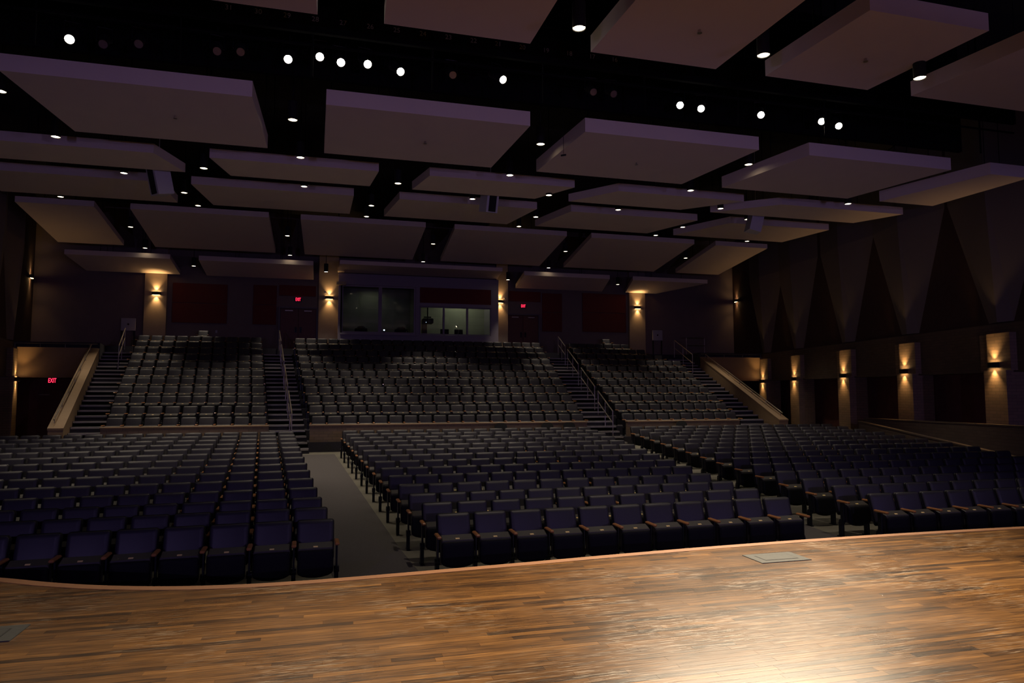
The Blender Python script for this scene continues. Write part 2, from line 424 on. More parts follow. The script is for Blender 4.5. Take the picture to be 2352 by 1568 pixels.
# back wall -------------------------------------------------
BY = 37.5
bw = MB()
bw.box(-15, .4, BY, BY+.3, 2.5, 11); bw.box(9.1, 27, BY, BY+.3, 2.5, 11); bw.box(.4, 9.1, BY, BY+.3, 7.75, 11); bw.box(.4, 9.1, BY, BY+.3, 2.5, 4.3)
tag(bw.build('wall_back', M['wall']), 'dim plaster back wall of the house', kind='structure')
for x0, x1, d in ((-8.94, -7.93, 'far left'), (-.6, .42, 'left of the control booth'), (9.08, 9.75, 'right of the control booth'), (17.24, 18.27, 'far right')):
    o = MB().box(x0, x1, BY-.22, BY, BZ, 11).build('wall_back_pilaster', M['pil']); tag(o, 'pale plaster pilaster on the back wall, %s' % d, kind='structure')
def redpanel(x0, x1, z0, z1, lab):
    t = empty('acoustic_panel', ((x0+x1)/2, BY-.005, z0)); tag(t, lab, 'acoustic panel', 'dark red panels on the back wall')
    h = (x1-x0)/2; H = z1-z0
    n = max(1, round(H/1.05))
    for k in range(n):
        MB().bbox(-h, h, -.06, 0, k*H/n+.01, (k+1)*H/n-.01, .012).build('fabric_board', M['redpanel'], t)
redpanel(-7.7, -5.12, 5.07, 7.1, 'dark red acoustic panel beside the far left sconce pilaster')
redpanel(-3.87, -2.72, 5.07, 7.15, 'dark red acoustic panel left of the left exit doors')
redpanel(-2.6, -.75, 6.62, 7.2, 'dark red acoustic panel above the left exit doors')
redpanel(14.32, 17.09, 5.1, 7.4, 'dark red acoustic panel beside the far right sconce pilaster')
redpanel(11.85, 13.05, 5.06, 7.3, 'dark red acoustic panel right of the right exit doors')
redpanel(9.85, 11.75, 6.75, 7.35, 'dark red acoustic panel above the right exit doors')

# exit doors
def double_door(n, xc, lab):
    t = empty('door_%d' % n, (xc, BY, BZ)); tag(t, lab, 'door', kind='structure')
    H = 5.97-BZ; W = .91
    MB().box(-W-.09, -W, -.10, 0, 0, H+.09).box(W, W+.09, -.10, 0, 0, H+.09).box(-W, W, -.10, 0, H, H+.09).build('door_frame', M['frame'], t)
    for s in (-1, 1):
        a, b = (-W+.01, -.008) if s < 0 else (.008, W-.01)
        lf = MB().bbox(a, b, -.05, 0, .01, H-.01, .006).build('door_leaf', M['door'], t)
        MB().bbox(s*.30 - .2+.18*s, s*.30+.2+.18*s, -.12, -.05, H-.16, H-.10, .01).build('door_closer', M['chrome'], lf)
        MB().bbox(s*.12-.05, s*.12+.05, -.075, -.05, .95, 1.25, .008).tube((s*.12, -.11, .98), (s*.12, -.11, 1.22), .012).build('pull_handle', M['metal'], lf)
double_door(1, -1.61, 'dark red wooden double doors left of the control booth')
double_door(2, 10.69, 'dark red wooden double doors right of the control booth')
def exit_sign(loc, s, lab):
    t = empty('exit_sign', loc); tag(t, lab, 'exit sign', 'lit exit signs')
    MB().bbox(-.17*s, .17*s, -.05, 0, -.10*s, .10*s, .008).build('housing', M['black'], t)
    me = text_mesh('EXIT', .21*s, .004); me.materials.clear(); me.materials.append(M['exit'])
    sx = 1.0
    for v in me.vertices:
        x, y, z = v.co; v.co = (x*.62, -.056 + z*-1, y*1.15)
    linked('letters', me, t)
exit_sign((-1.64, BY-.02, 6.44), 1.0, 'small red lit EXIT sign above the left double doors')
exit_sign((10.7, BY-.02, 6.49), 1.0, 'small red lit EXIT sign above the right double doors')
exit_sign((-12.46, 36.4, 2.11), 1.25, 'red lit EXIT sign inside the dark left passage')
for s in (-1, 1):
    xa, xb = (WL(36.5)-1.2, RL(36.5)) if s < 0 else (RR(36.5), WR(36.5)+1.2)
    o = MB().box(xa, xb, 36.45, 36.7, -1, 2.95).build('wall_passage_end', M['recess']); tag(o, 'dark end wall of the %s passage' % ('left' if s < 0 else 'right'), kind='structure')
t = empty('door_3', (-12.5, 36.45, -.45)); tag(t, 'dark red door under the exit sign in the left passage', 'door', kind='structure')
lf = MB().bbox(-.5, .5, -.06, 0, 0, 2.15, .01).build('door_leaf', M['door'], t)
MB().bbox(-.5, -.05, -.13, -.06, 1.88, 1.94, .01).build('door_closer', M['chrome'], lf)

# control booth -------------------------------------------------
FY = 36.9
bt = empty('control_booth', (4.75, FY, 4.3)); tag(bt, 'projecting control booth with wide windows in the back wall', 'booth', kind='structure')
MBt = Matrix.Translation((-4.75, -FY, -4.3))
def bp(nm, m, *boxes, parent=bt):
    mb = MB()
    for a in boxes: mb.box(*a, M=MBt)
    return mb.build(nm, m, parent)
bp('front_frame', M['booth'], (.4, 9.1, FY, FY+.2, 7.27, 7.85), (.4, 9.1, FY, FY+.2, 4.3, 4.68), (.4, .55, FY, FY+.2, 4.68, 7.27), (4.48, 4.70, FY, FY+.2, 4.68, 7.27), (8.68, 9.1, FY, FY+.2, 4.68, 7.27))
bp('side_wall', M['booth'], (.4, .5, FY+.2, 40.3, 4.3, 7.85)); bp('side_wall', M['booth'], (9.0, 9.1, FY+.2, 40.3, 4.3, 7.85))
bp('roof', M['booth'], (.4, 9.1, FY+.2, 40.3, 7.75, 7.85)); bp('booth_floor', M['terrace'], (.4, 9.1, FY+.2, 40.3, 4.3, 4.4))
bp('rear_wall', M['boothwall'], (.5, 9.0, 40.1, 40.3, 4.4, 7.75)); bp('partition', M['boothwall'], (4.55, 4.63, FY+.2, 40.1, 4.4, 7.75))
bp('header_panel', M['redpanel'], (4.70, 8.68, FY+.02, FY+.14, 6.42, 7.27))
bp('header_rail', M['booth'], (4.70, 8.68, FY-.02, FY+.2, 6.24, 6.42))
def window(n, x0, x1, z0, z1, lab, d=.05):
    t = empty('window_%d' % n, ((x0+x1)/2, FY+.06, z0)); tag(t, lab, 'window', kind='structure')
    h = (x1-x0)/2; H = z1-z0
    MB().box(-h, -h+d, -.05, .05, 0, H).box(h-d, h, -.05, .05, 0, H).box(-h+d, h-d, -.05, .05, 0, d).box(-h+d, h-d, -.05, .05, H-d, H).build('window_frame', M['booth'], t)
    MB().box(-h+d, h-d, -.006, .006, d, H-d).build('pane', M['glass'], t)
window(1, .56, 2.58, 4.69, 7.26, 'tall left booth window with black gear on its sill', .09)
window(2, 2.58, 4.47, 4.69, 7.26, 'tall booth window nearest the booth centre post', .09)
window(3, 4.71, 6.02, 4.70, 6.23, 'low lit booth window with the projector behind it')
window(4, 6.02, 7.33, 4.70, 6.23, 'middle low lit booth window with the desk lamp')
window(5, 7.33, 8.67, 4.70, 6.23, 'rightmost low lit booth window')
bp('sill', M['booth'], (.52, 4.55, FY-.12, FY+.06, 4.60, 4.69))
bp('sill_box', M['pil'], (.30, .78, FY-.35, FY, 7.2, 7.36))
bp('edge_strip', M['black'], (.52, .60, FY-.05, FY, 4.69, 7.2))
# things in the booth
def desk(x0, x1, lab):
    t = empty('booth_desk', ((x0+x1)/2, 38.1, 4.4)); tag(t, lab, 'desk'); h = (x1-x0)/2
    MB().bbox(-h, h, -.4, .4, .28, .33, .01).build('desk_top', M['door'], t)
    for sx in (-1, 1): MB().box(sx*h-.03*sx-.03, sx*h-.03*sx+.03, -.38, .38, 0, .28).build('side_panel', M['door'], t)
desk(.8, 4.3, 'low desk behind the tall booth windows'); desk(5.6, 8.8, 'low desk behind the lit booth windows')
for x, w_, lab in ((1.62, .33, 'black padded gear case on the sill of the left booth window'), (3.75, .36, 'lumpy black gear bag on the sill beside the booth post')):
    t = empty('gear_case', (x, 37.35, 4.73)); tag(t, lab, 'case')
    MB().bbox(-w_, w_, -.15, .15, 0, .26, .05).build('case_body', M['black'], t)
    MB().bbox(-w_*.62, w_*.62, -.13, .13, .24, .36, .05).build('case_top', M['black'], t)
    MB().tube((-w_*.3, 0, .36), (w_*.3, 0, .38), .015).build('case_handle', M['black'], t)
    MB().bbox(-w_*1.05, w_*1.05, -.17, .17, -.33, 0, .01).build('case_foot', M['black'], t)
t = empty('projector', (5.28, 38.0, 5.55)); tag(t, 'black projector hanging behind the lit booth window', 'projector')
MB().bbox(-.30, .30, -.3, .3, -.16, .12, .04).build('projector_body', M['black'], t)
MB().tube((.05, -.36, 0), (.05, -.3, 0), .09, 14).build('projector_lens', M['lensoff'], t)
MB().box(-.2, .2, -.06, .06, .18, .24).box(-.03, .03, -.03, .03, .12, 2.1).build('mount', M['black'], t)
MB().tube((-.12, -.31, -.11), (-.12, -.3, -.11), .012).build('indicator_light', M['ledblue'], t)
t = empty('booth_cabinet', (5.2, 38.8, 4.4)); tag(t, 'tall dark brown cabinet behind the projector', 'cabinet')
MB().bbox(-.14, .14, -.2, .2, 0, 1.25, .01).build('cabinet_body', M['door'], t)
MB().box(.02, .10, -.22, -.2, .6, .64).build('handle', M['metal'], t)
for x, lab in ((6.25, 'black monitor behind the middle booth mullion'), (7.05, 'wide black monitor under the booth desk lamp')):
    t = empty('monitor', (x, 38.0, 4.73)); tag(t, lab, 'monitor')
    MB().bbox(-.24, .24, -.02, .03, .06, .38, .01).build('screen', M['black'], t)
    MB().box(-.03, .03, 0, .05, .01, .1).bbox(-.12, .12, -.08, .1, 0, .015, .004).build('stand', M['black'], t)
t = empty('desk_lamp', (6.95, 37.75, 4.73)); tag(t, 'small bent desk lamp in the lit booth window', 'lamp')
MB().tube((0, 0, 0), (0, 0, .02), .07, 12).build('base', M['black'], t)
MB().tube((0, 0, .02), (.1, 0, .45), .012).tube((.1, 0, .45), (-.02, -.05, .58), .012).build('arm', M['chrome'], t)
MB().tube((-.02, -.05, .6), (-.1, -.08, .5), .03, 10, r1=.07, caps=False).build('lamp_shade', M['chrome'], t)
MB().tube((-.085, -.075, .53), (-.09, -.077, .52), .03, 10).build('bulb', M['downlamp'], t)
t = empty('status_light', (2.86, 37.6, 4.73)); tag(t, 'tiny white indicator lamp glowing in the left booth', 'lamp')
MB().bbox(-.05, .05, -.05, .05, 0, .18, .01).build('housing', M['black'], t); MB().tube((0, 0, .18), (0, 0, .24), .035, 8).build('bulb', M['ledblue'], t)
# booth room lamps (dim ceiling fittings inside the booth)
for x, pw, lab in ((7.4, 50, 'dim ceiling light inside the right booth room'), (2.2, 6, 'very dim ceiling light inside the left booth room')):
    t = empty('booth_light', (x, 39.2, 7.75)); tag(t, lab, 'ceiling light')
    MB().bbox(-.3, .3, -.15, .15, -.06, 0, .01).build('fitting', M['white'], t)
    spot('booth_lamp', (x, 39.2, 7.66), (x, 39.2, 5), pw, (.95, 1, .72), 165, .6, .15)

# pale boards, switch, upper rail in the back corners
for x, z, lab in ((-9.62, 4.6, 'pale square board leaning at the back left corner'), (19.08, 4.67, 'pale square board at the back right corner')):
    t = empty('pale_board', (x, 37.35, BZ)); tag(t, lab, 'board')
    MB().bbox(-.33, .33, -.03, .03, z-BZ, z-BZ+.62, .01).build('board', M['sq'], t)
    MB().tube((0, -.035, z-BZ+.32), (0, -.03, z-BZ+.32), .05, 10).build('roundel', M['wallred'], t)
    MB().box(-.3, -.26, -.02, .02, 0, z-BZ).box(.26, .3, -.02, .02, 0, z-BZ).build('stand', M['metal'], t)
t = empty('light_switch', (-5.6, BY, 4.66)); tag(t, 'small pale light switch on the back wall above loose chair', 'switch')
MB().bbox(-.05, .05, -.015, 0, -.08, .08, .004).build('switch_plate', M['sq'], t); MB().bbox(-.015, .015, -.025, -.015, -.03, .03, .003).build('rocker', M['white'], t)
t = empty('guard_rail', (21.2, 36.6, BZ)); tag(t, 'two bar steel guard rail at the back right landing', 'rail')
for z in (.62, 1.07): MB().tube((-.6, 0, z), (.6, 0, z), .025).build('bar', M['chrome'], t)
for x in (-.6, .6): MB().tube((x, 0, 0), (x, 0, 1.07), .02).build('post', M['chrome'], t)

# added unseen header above the viewpoint, keeps wash light off the front panels
o = MB().box(-16, 25, 1.3, 1.7, 6.75, 11).build('wall_wash_cutoff', M['wallred']); tag(o, 'dark header wall added out of view to block the stage wash', kind='structure')
# ---------------------------------------------------------------- stairs
def stairs(fl_, fr_, j0, j1, lab):
    t = empty('staircase', (fl_(28), ty(0), floor_z(24))); tag(t, lab, 'stairs', 'stair aisles of the upper tier')
    Mt = Matrix.Translation(-t.location)
    for j in range(j0, j1+1):
        y0 = ty(0)+.525*j; z = tz(0)+.175*j; yb = y0+.525
        p = [(fl_(y0), y0), (fr_(y0), y0), (fr_(yb), yb), (fl_(yb), yb)]
        s = MB().prism(p, z-.33, z, M=Mt).build('step', M['terrace'], t)
        p = [(fl_(y0)+.02, y0-.012), (fr_(y0)-.02, y0-.012), (fr_(y0)-.02, y0+.07), (fl_(y0)+.02, y0+.07)]
        MB().prism(p, z-.055, z+.004, M=Mt).build('nosing', M['nosing'], s)
up = lambda a, b: (lambda y: a + b*(y-25))
U_LL, U_LR, U_CL, U_CR, U_RL, U_RR = up(-6.98, -.165), up(-2.0, -.113), up(-.58, -.105), up(9.56, .146), up(11.13, .152), up(16.24, .215)
stairs(lambda y: U_LR(y)+.05, lambda y: U_CL(y)-.14, -2, 20, 'dark stair aisle left of the centre block with rail')
stairs(lambda y: U_CR(y)+.05, lambda y: U_RL(y)-.10, -2, 20, 'dark stair aisle right of the centre block with rails')
stairs(lambda y: RL(y)+.0, lambda y: U_LL(y)-.12, 0, 20, 'dark stairs beside the left sloping parapet')
stairs(lambda y: U_RR(y)+.05, lambda y: RR(y)-.0, 0, 20, 'dark stairs beside the right sloping parapet')
def stair_rail(fx, ya, yb, lab, two=True):
    n = lambda y: tz(0) + (y-ty(0))/3.0
    t = empty('stair_handrail', (fx(ya), ya, n(ya))); tag(t, lab, 'handrail', 'stair handrails of the upper tier')
    P = lambda y, dz: Vector((fx(y), y, n(y)+dz)) - t.location
    MB().tube(P(ya, .95), P(yb, .95), .024).build('rail', M['chrome'], t)
    if two: MB().tube(P(ya, .5), P(yb, .5), .02).build('middle_rail', M['chrome'], t)
    for y in (ya, (ya+yb)/2, yb): MB().tube(P(y, -.05), P(y, .95), .018).build('post', M['chrome'], t)
cx1 = lambda y: (U_LR(y)+U_CL(y))/2 + .03
cx2 = lambda y: (U_CR(y)+U_RL(y))/2 + .25
for k, (a, b) in enumerate(((24.3, 26.6), (27.2, 29.8), (30.4, 33.0), (33.6, 35.6))):
    w_ = ['lowest', 'second lowest', 'third lowest', 'topmost'][k]
    stair_rail(cx1, a, b, '%s steel handrail of the left stair aisle' % w_)
    stair_rail(cx2, a, b, '%s steel handrail of the right stair aisle' % w_)
stair_rail(lambda y: RL(y)+.85, 32.4, 35.4, 'short steel handrail at the top of the far left stairs')
stair_rail(lambda y: RR(y)-.85, 32.4, 35.4, 'short steel handrail at the top of the far right stairs')

# low walls on the right of the lower house
def low_wall(f, y0, y1, z0, z1, th, lab):
    t = empty('side_low_wall', (f(y0), y0, floor_z(y0))); tag(t, lab, 'wall', kind='structure')
    Mt = Matrix.Translation(-t.location)
    q = [(f(y0), y0), (f(y0)+th, y0), (f(y1)+th, y1), (f(y1), y1)]
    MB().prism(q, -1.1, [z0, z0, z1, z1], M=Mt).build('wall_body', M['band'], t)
    q = [(f(y0)-.02, y0), (f(y0)+th+.02, y0), (f(y1)+th+.02, y1), (f(y1)-.02, y1)]
    MB().prism(q, [z0, z0, z1, z1], [z0+.04, z0+.04, z1+.04, z1+.04], M=Mt).build('cap', M['band'], t)
low_wall(lambda y: 16.9+.16*y, 12.5, 22.6, .60, .52, .2, 'low brown wall along the right side aisle')
low_wall(lambda y: 16.2+.17*y, 13.0, 22.4, -.48, .42, .15, 'sloping brown knee wall in front of the right side wall')

# ---------------------------------------------------------------- stage
from bisect import bisect
EDGE = [(-7, 8.6), (-5, 7.9), (-3.6, 7.35), (-2.7, 6.95), (-2.2, 6.66), (-1.72, 6.44), (-1.2, 6.28), (-.65, 6.195), (-.17, 6.18), (.2, 6.19), (.96, 6.235), (1.79, 6.29), (2.69, 6.36), (3.69, 6.42), (4.75, 6.455), (5.9, 6.465), (7.05, 6.44), (8.02, 6.40), (9.5, 6.3), (11, 6.2), (13, 6.0), (16, 5.6)]
def edge(x):
    if x <= EDGE[0][0]: return EDGE[0][1]
    if x >= EDGE[-1][0]: return EDGE[-1][1]
    k = bisect([e[0] for e in EDGE], x) - 1
    k0, k1, k2, k3 = max(k-1, 0), k, min(k+1, len(EDGE)-1), min(k+2, len(EDGE)-1)
    (xa, ya), (x0, y0), (x1, y1), (xb, yb) = EDGE[k0], EDGE[k1], EDGE[k2], EDGE[k3]
    m0 = (y1-ya)/(x1-xa); m1 = (yb-y0)/(xb-x0); h = x1-x0; s = (x-x0)/h
    return (2*s**3-3*s**2+1)*y0 + (s**3-2*s**2+s)*h*m0 + (-2*s**3+3*s**2)*y1 + (s**3-s**2)*h*m1
stage = empty('floor_stage', (4.6, 3, 0)); tag(stage, 'worn brown hardwood strip stage floor with curved front', kind='structure')
SM = Matrix.Translation(-stage.location)
xs = [-7 + k*.1 for k in range(0, 231)]
# substructure and fascia
sub = MB()
for a, b in zip(xs[:-1], xs[1:]):
    sub.add([SM @ Vector(p) for p in ((a, edge(a)-.01, -.021), (a, edge(a)-.01, -1.0), (b, edge(b)-.01, -1.0), (b, edge(b)-.01, -.021))], [(0, 1, 2, 3)])
    sub.add([SM @ Vector(p) for p in ((a, -6, -.021), (b, -6, -.021), (b, edge(b)-.01, -.021), (a, edge(a)-.01, -.021))], [(0, 1, 2, 3)])
sub.build('stage_front', M['black'], stage)
dk_ = MB().add([SM @ Vector(p) for p in ((-8, -6, -.001), (17, -6, -.001), (17, 1.2, -.001), (-8, 1.2, -.001))], [(0, 1, 2, 3)]).mesh('stage_deck', M['plank'])
at = dk_.attributes.new('tone', 'FLOAT', 'FACE'); at.data.foreach_set('value', [.5]); linked('stage_deck', dk_, stage)
# nosing strip in ten curved lengths
NOS = .105
for k in range(10):
    seg = xs[k*23:k*23+24]; nm = MB(); rgs = []
    for x in seg:
        d = (edge(x+.01)-edge(x-.01))/.02; n = Vector((-d, 1, 0)).normalized(); p = Vector((x, edge(x), 0))
        a, b = p - n*NOS, p
        rgs.append([SM @ Vector(q) for q in ((a.x, a.y, -.02), (a.x, a.y, .003), (b.x, b.y, .003), (b.x+.0, b.y+.012, -.01), (b.x, b.y+.012, -.05), (b.x, b.y, -.05))])
    nm.rings(rgs, smooth=False); nm.build('nosing_strip', M['trim'], stage)
# planks
PW = .057
planks = []
y = 1.2; row = 0
while y < 8.6:
    x = -6.5 + random.random()*.8
    while x < 14:
        L_ = random.choice((.35, .5, .65, .8, .95, 1.1, 1.3))*random.uniform(.85, 1.15)
        x1 = min(x+L_, 14)
        if y+PW < max(edge(x), edge(x1))-.012:
            a, b = x, x1
            if y+PW > edge(a)-.012:
                while a < b and y+PW > edge(a)-.012: a += .01
            if y+PW > edge(b)-.012:
                while b > a and y+PW > edge(b)-.012: b -= .01
            if b-a > .03: planks.append((a, b, y))
        x = x1
    y += PW; row += 1
def vis(p):
    fx, fy, fz = frame_pos(((p[0]+p[1])/2, p[2], 0))
    return fz > .5 and -40 < fx < 2392 and fy < 1590
inv = sorted([p for p in planks if vis(p)], key=lambda p: p[2])
near = set(inv[:300])
def plank_geo(p):
    g = .0002; e = .0005
    a, b, y0 = p; y1 = y0+PW
    # slab with eased top edges
    vs = [(a+g, y0+g, -.02), (b-g, y0+g, -.02), (b-g, y1-g, -.02), (a+g, y1-g, -.02),
          (a+g, y0+g, -e), (b-g, y0+g, -e), (b-g, y1-g, -e), (a+g, y1-g, -e),
          (a+g+e, y0+g+e, 0), (b-g-e, y0+g+e, 0), (b-g-e, y1-g-e, 0), (a+g+e, y1-g-e, 0)]
    fs = [(8, 9, 10, 11)] + [(i, (i+1) % 4, 4+(i+1) % 4, 4+i) for i in range(4)] + [(4+i, 4+(i+1) % 4, 8+(i+1) % 4, 8+i) for i in range(4)]
    return vs, fs
def tone():
    r = random.random()
    return random.uniform(0, .18) if r < .13 else (random.uniform(.8, 1) if r > .93 else random.gauss(.5, .14))
rest = MB(); rtones = []
for p in planks:
    vs, fs = plank_geo(p); tn = min(1, max(0, tone()))
    if p in near:
        mb = MB().add(vs, fs); me = mb.mesh('plank', M['plank'])
        at = me.attributes.new('tone', 'FLOAT', 'FACE'); at.data.foreach_set('value', [tn]*len(fs))
        o = linked('plank', me, stage, SM @ Vector((0, 0, 0)))
    else:
        rest.add(vs, fs); rtones += [tn]*len(fs)
me = rest.mesh('planking', M['plank']); at = me.attributes.new('tone', 'FLOAT', 'FACE'); at.data.foreach_set('value', rtones)
o = linked('planking', me, stage, SM @ Vector((0, 0, 0))); tag(o, 'narrow hardwood strips of the stage beyond the nearest', kind='stuff')
# floor pockets
def floor_box(x, y, rz, lab):
    t = empty('floor_box', (x, y, 0), rz); tag(t, lab, 'floor box', 'metal pockets in the stage floor')
    MB().bbox(-.27, .27, -.165, .165, -.005, .006, .003).build('surround', M['plate'], t)
    MB().box(-.185, .185, -.095, .095, .0, .0065).build('joint', M['black'], t)
    MB().bbox(-.175, .175, -.085, .085, .002, .0085, .002).build('lid', M['plate'], t)
floor_box(4.21, 5.84, 0, 'grey metal floor pocket near the stage edge on the right')
floor_box(-2.22, 5.36, 0, 'grey metal floor pocket at the left end of the stage')

# ---------------------------------------------------------------- seats
def rrect(w_, h, r, z0=0, n=4, arc=0):
    # rounded rectangle outline in x,z ; arc lowers the bottom middle
    pts = []
    for cx, cz, a0 in ((w_/2-r, z0+h-r, 0), (-w_/2+r, z0+h-r, 90), (-w_/2+r, z0+r, 180), (w_/2-r, z0+r, 270)):
        for k in range(n+1):
            a = R(a0+90*k/n); pts.append((cx+r*math.cos(a), cz+r*math.sin(a)))
    return pts
def tilt(pts, y, ang, piv):
    c, s = math.cos(ang), math.sin(ang); out = []
    for (x, z) in pts: out.append((x, piv[0] + y*c + (z-piv[1])*s, piv[1] + (z-piv[1])*c - y*s))
    return out
def seat_parts(n=3):
    P = {}
    A = R(17); piv = (.13, .36)
    def panel(w_, h, r, z0, prof, ang, pv, nn):
        rg = []
        for (y, ins) in prof: rg.append(tilt(rrect(w_-2*ins, h-2*ins, max(r-ins*.6, .01), z0+ins, nn), y, ang, pv))
        return rg
    b = MB(); b.rings(panel(.46, .47, .028, .40, [(.0, 0), (-.035, 0), (-.048, .010), (-.056, .05)], A, piv, n)); P['backrest'] = (b, 'fabric')
    b = MB(); b.rings(panel(.478, .525, .036, .36, [(.035, .02), (.022, 0), (.0, 0)], A, piv, n)); P['back_shell'] = (b, 'shell')
    # folded seat: wedge shaped cushion (flat front edge turned up) and bowed pan towards the stage
    prof = [(-.105, .552), (-.098, .566), (.035, .612), (.062, .606), (.075, .585), (.02, .26), (-.05, .25), (-.09, .27)]
    cy, cz = -.01, .43; rg = []
    for x, k in ((-.218, .93), (-.205, 1), (.205, 1), (.218, .93)): rg.append([(x, cy+(y-cy)*k, cz+(z-cz)*k) for y, z in prof])
    b = MB(); b.rings(rg, smooth=False); P['seat_cushion'] = (b, 'cushion')
    out = []
    for k in range(9): a = math.pi + math.pi*k/8; out.append((.222*math.cos(a), .275+.075*math.sin(a)))
    out += [(.222, .50), (.212, .542), (.17, .548), (-.17, .548), (-.212, .542), (-.222, .50)]
    cz = .38; rg = []
    for y, sc in ((-.085, 1.0), (-.112, 1.0), (-.128, .93), (-.134, .70)): rg.append([(x*sc, y + (z-.38)*.03, cz+(z-cz)*sc) for x, z in out])
    b = MB(); b.rings(rg); P['seat_pan'] = (b, 'pan')
    b = MB(); b.bbox(-.028, .028, -.015, .015, -.002, .004, .002, M=Matrix.Translation((0, -.068, .5775)) @ Matrix.Rotation(R(19), 4, 'X')); P['number_plate'] = (b, 'brass')
    # standard
    b = MB(); b.bbox(-.026, .026, -.03, .07, .012, .26, .008); b.bbox(-.03, .03, -.07, .11, 0, .014, .004)
    b.tube((-.034, .0, .27), (.034, .0, .27), .048, 8); b.bbox(-.012, .012, -.055, .03, .28, .60, .004)
    P['standard'] = (b, 'metal')
    b = MB(); b.bbox(-.030, .030, -.185, .10, .60, .635, .012, smooth=False); P['armrest'] = (b, 'armwood')
    return P
SP = seat_parts(3)
SW = .53
SM_ = {k: v[0].mesh(k, M[v[1]]) for k, v in SP.items()}
# far seats: one joined mesh (lower detail)
FP = seat_parts(1)
FM = ['fabric', 'shell', 'cushion', 'pan', 'brass', 'metal', 'armwood']
seats = []   # (block, row, n_from_aisle, x, y, z, rz, last, ntot)
def row_seats(block, i, xa, xb, y, z, slope, xref, from_left, keep=None):
    n = max(1, round((xb-xa)/SW)); sp = (xb-xa)/n
    for k in range(n):
        x = xa + sp*(k+.5)
        q = k+1 if from_left else n-k
        seats.append(dict(b=block, r=i, q=q, x=x, y=y+slope*(x-xref), z=z, rz=math.atan(slope), end=(k == n-1), n=n))
LOWZ = [-.95, -.97, -.96, -.93, -.885, -.84, -.80, -.755, -.71, -.665, -.62, -.575, -.53, -.495]
for i in range(14):
    y = 9.35 + i; z = floor_z(y-.3)
    xl = -6.3-.17*y; n = int((LB_R(i)-xl)/SW)
    row_seats('left floor', i, LB_R(i)-n*SW, LB_R(i), y, z, .03, LB_R(i), False)
    row_seats('centre floor', i, CB_L(i), CB_R(i), y, z, .012, 1.5, True)
    n = int((15.5+.17*y - RB_L(i))/SW)
    row_seats('right floor', i, RB_L(i), RB_L(i)+n*SW, y, z, -.012, 8.7, True)
for i in range(NR):
    y = 24.70 + 1.05*i; z = tz(i); yy = 25+1.05*i
    row_seats('upper left', i, U_LL(yy), U_LR(yy), y, z, 0, 0, False)
    row_seats('upper centre', i, U_CL(yy), U_CR(yy), y, z, 0, 0, True)
    row_seats('upper right', i, U_RL(yy), U_RR(yy) if i < 8 else U_RR(32.35)-.5*(i-7), y, z, 0, 0, True)
def in_frame(s, m=70):
    a = frame_pos((s['x'], s['y']+.2, s['z']+.8)); return -m < a[0] < 2352+m and a[2] > 1
vis_seats = [s for s in seats if in_frame(s)]
def shown(s):
    a = frame_pos((s['x'], s['y']+.2, s['z']+.7)); return 0 < a[0] < 2352
order = sorted([s for s in vis_seats if shown(s)], key=lambda s: frame_pos((s['x'], s['y'], s['z']))[2])
for s in order[:300]: s['own'] = True
BN = {'left floor': 'left floor block', 'centre floor': 'centre floor block', 'right floor': 'right floor block'}
AI = {'left floor': 'left aisle', 'centre floor': 'left aisle', 'right floor': 'right aisle'}
def seat_obj(x, y, z, rz, end, label, group):
    t = empty('folding_seat', (x, y, z), rz); tag(t, label, 'seat', group)
    for k in ('backrest', 'back_shell', 'seat_cushion', 'seat_pan'): linked(k, SM_[k], t)
    pl = linked('number_plate', SM_['number_plate'], t)
    for s in ((-1, 1) if end else (-1,)):
        linked('standard', SM_['standard'], t, (s*SW/2, 0, 0)); linked('armrest', SM_['armrest'], t, (s*SW/2, 0, 0))
    return t
import numpy as np
tv, tf, tm, ts = [], [], [], []
for k, (b, mname) in FP.items():
    if k in ('standard', 'armrest'): continue
    n0 = len(tv); tv += b.v; tf += [tuple(i+n0 for i in f) for f in b.f]; tm += [FM.index(mname)]*len(b.f); ts += b.sm
def side_geo(s):
    v, f, m, sm = [], [], [], []
    for k in ('standard', 'armrest'):
        b, mname = FP[k]; n0 = len(v); v += [(p[0]+s*SW/2, p[1], p[2]) for p in b.v]; f += [tuple(i+n0 for i in g) for g in b.f]; m += [FM.index(mname)]*len(b.f); sm += b.sm
    return v, f, m, sm
LS, RS = side_geo(-1), side_geo(1)
far = MB()
for s in vis_seats:
    if s.get('own'):
        rw = 'front row' if s['r'] == 0 else '%s row' % ORD[s['r']+1]
        pos = 'on the %s' % AI[s['b']] if s['q'] == 1 else '%s from the %s' % (ORD[s['q']], AI[s['b']])
        seat_obj(s['x'], s['y'], s['z'], s['rz'], s['end'], 'navy folding seat %s, %s of %s' % (pos, rw, BN[s['b']]), 'folding seats of the %s' % BN[s['b']])
    else:
        c, sn = math.cos(s['rz']), math.sin(s['rz'])
        for (v, f, m, sm) in ((tv, tf, tm, ts), LS) + ((RS,) if s['end'] else ()):
            n0 = len(far.v)
            far.v += [(s['x']+p[0]*c-p[1]*sn, s['y']+p[0]*sn+p[1]*c, s['z']+p[2]) for p in v]
            far.f += [tuple(i+n0 for i in g) for g in f]; far.m += m; far.sm += sm
o = far.build('folding_seats', [M[k] for k in FM]); tag(o, 'far rows of dark folding seats at the back and in the upper tier', 'seats', 'folding seats', 'stuff')
# loose chairs at the very back
seat_obj(-6.05, 36.35, BZ+.02, 0, True, 'single pale lit chair alone behind the upper left seats', 'single chairs on the back landing')
seat_obj(15.43, 36.35, BZ+.02, 0, True, 'single pale lit chair alone behind the upper right seats', 'single chairs on the back landing')
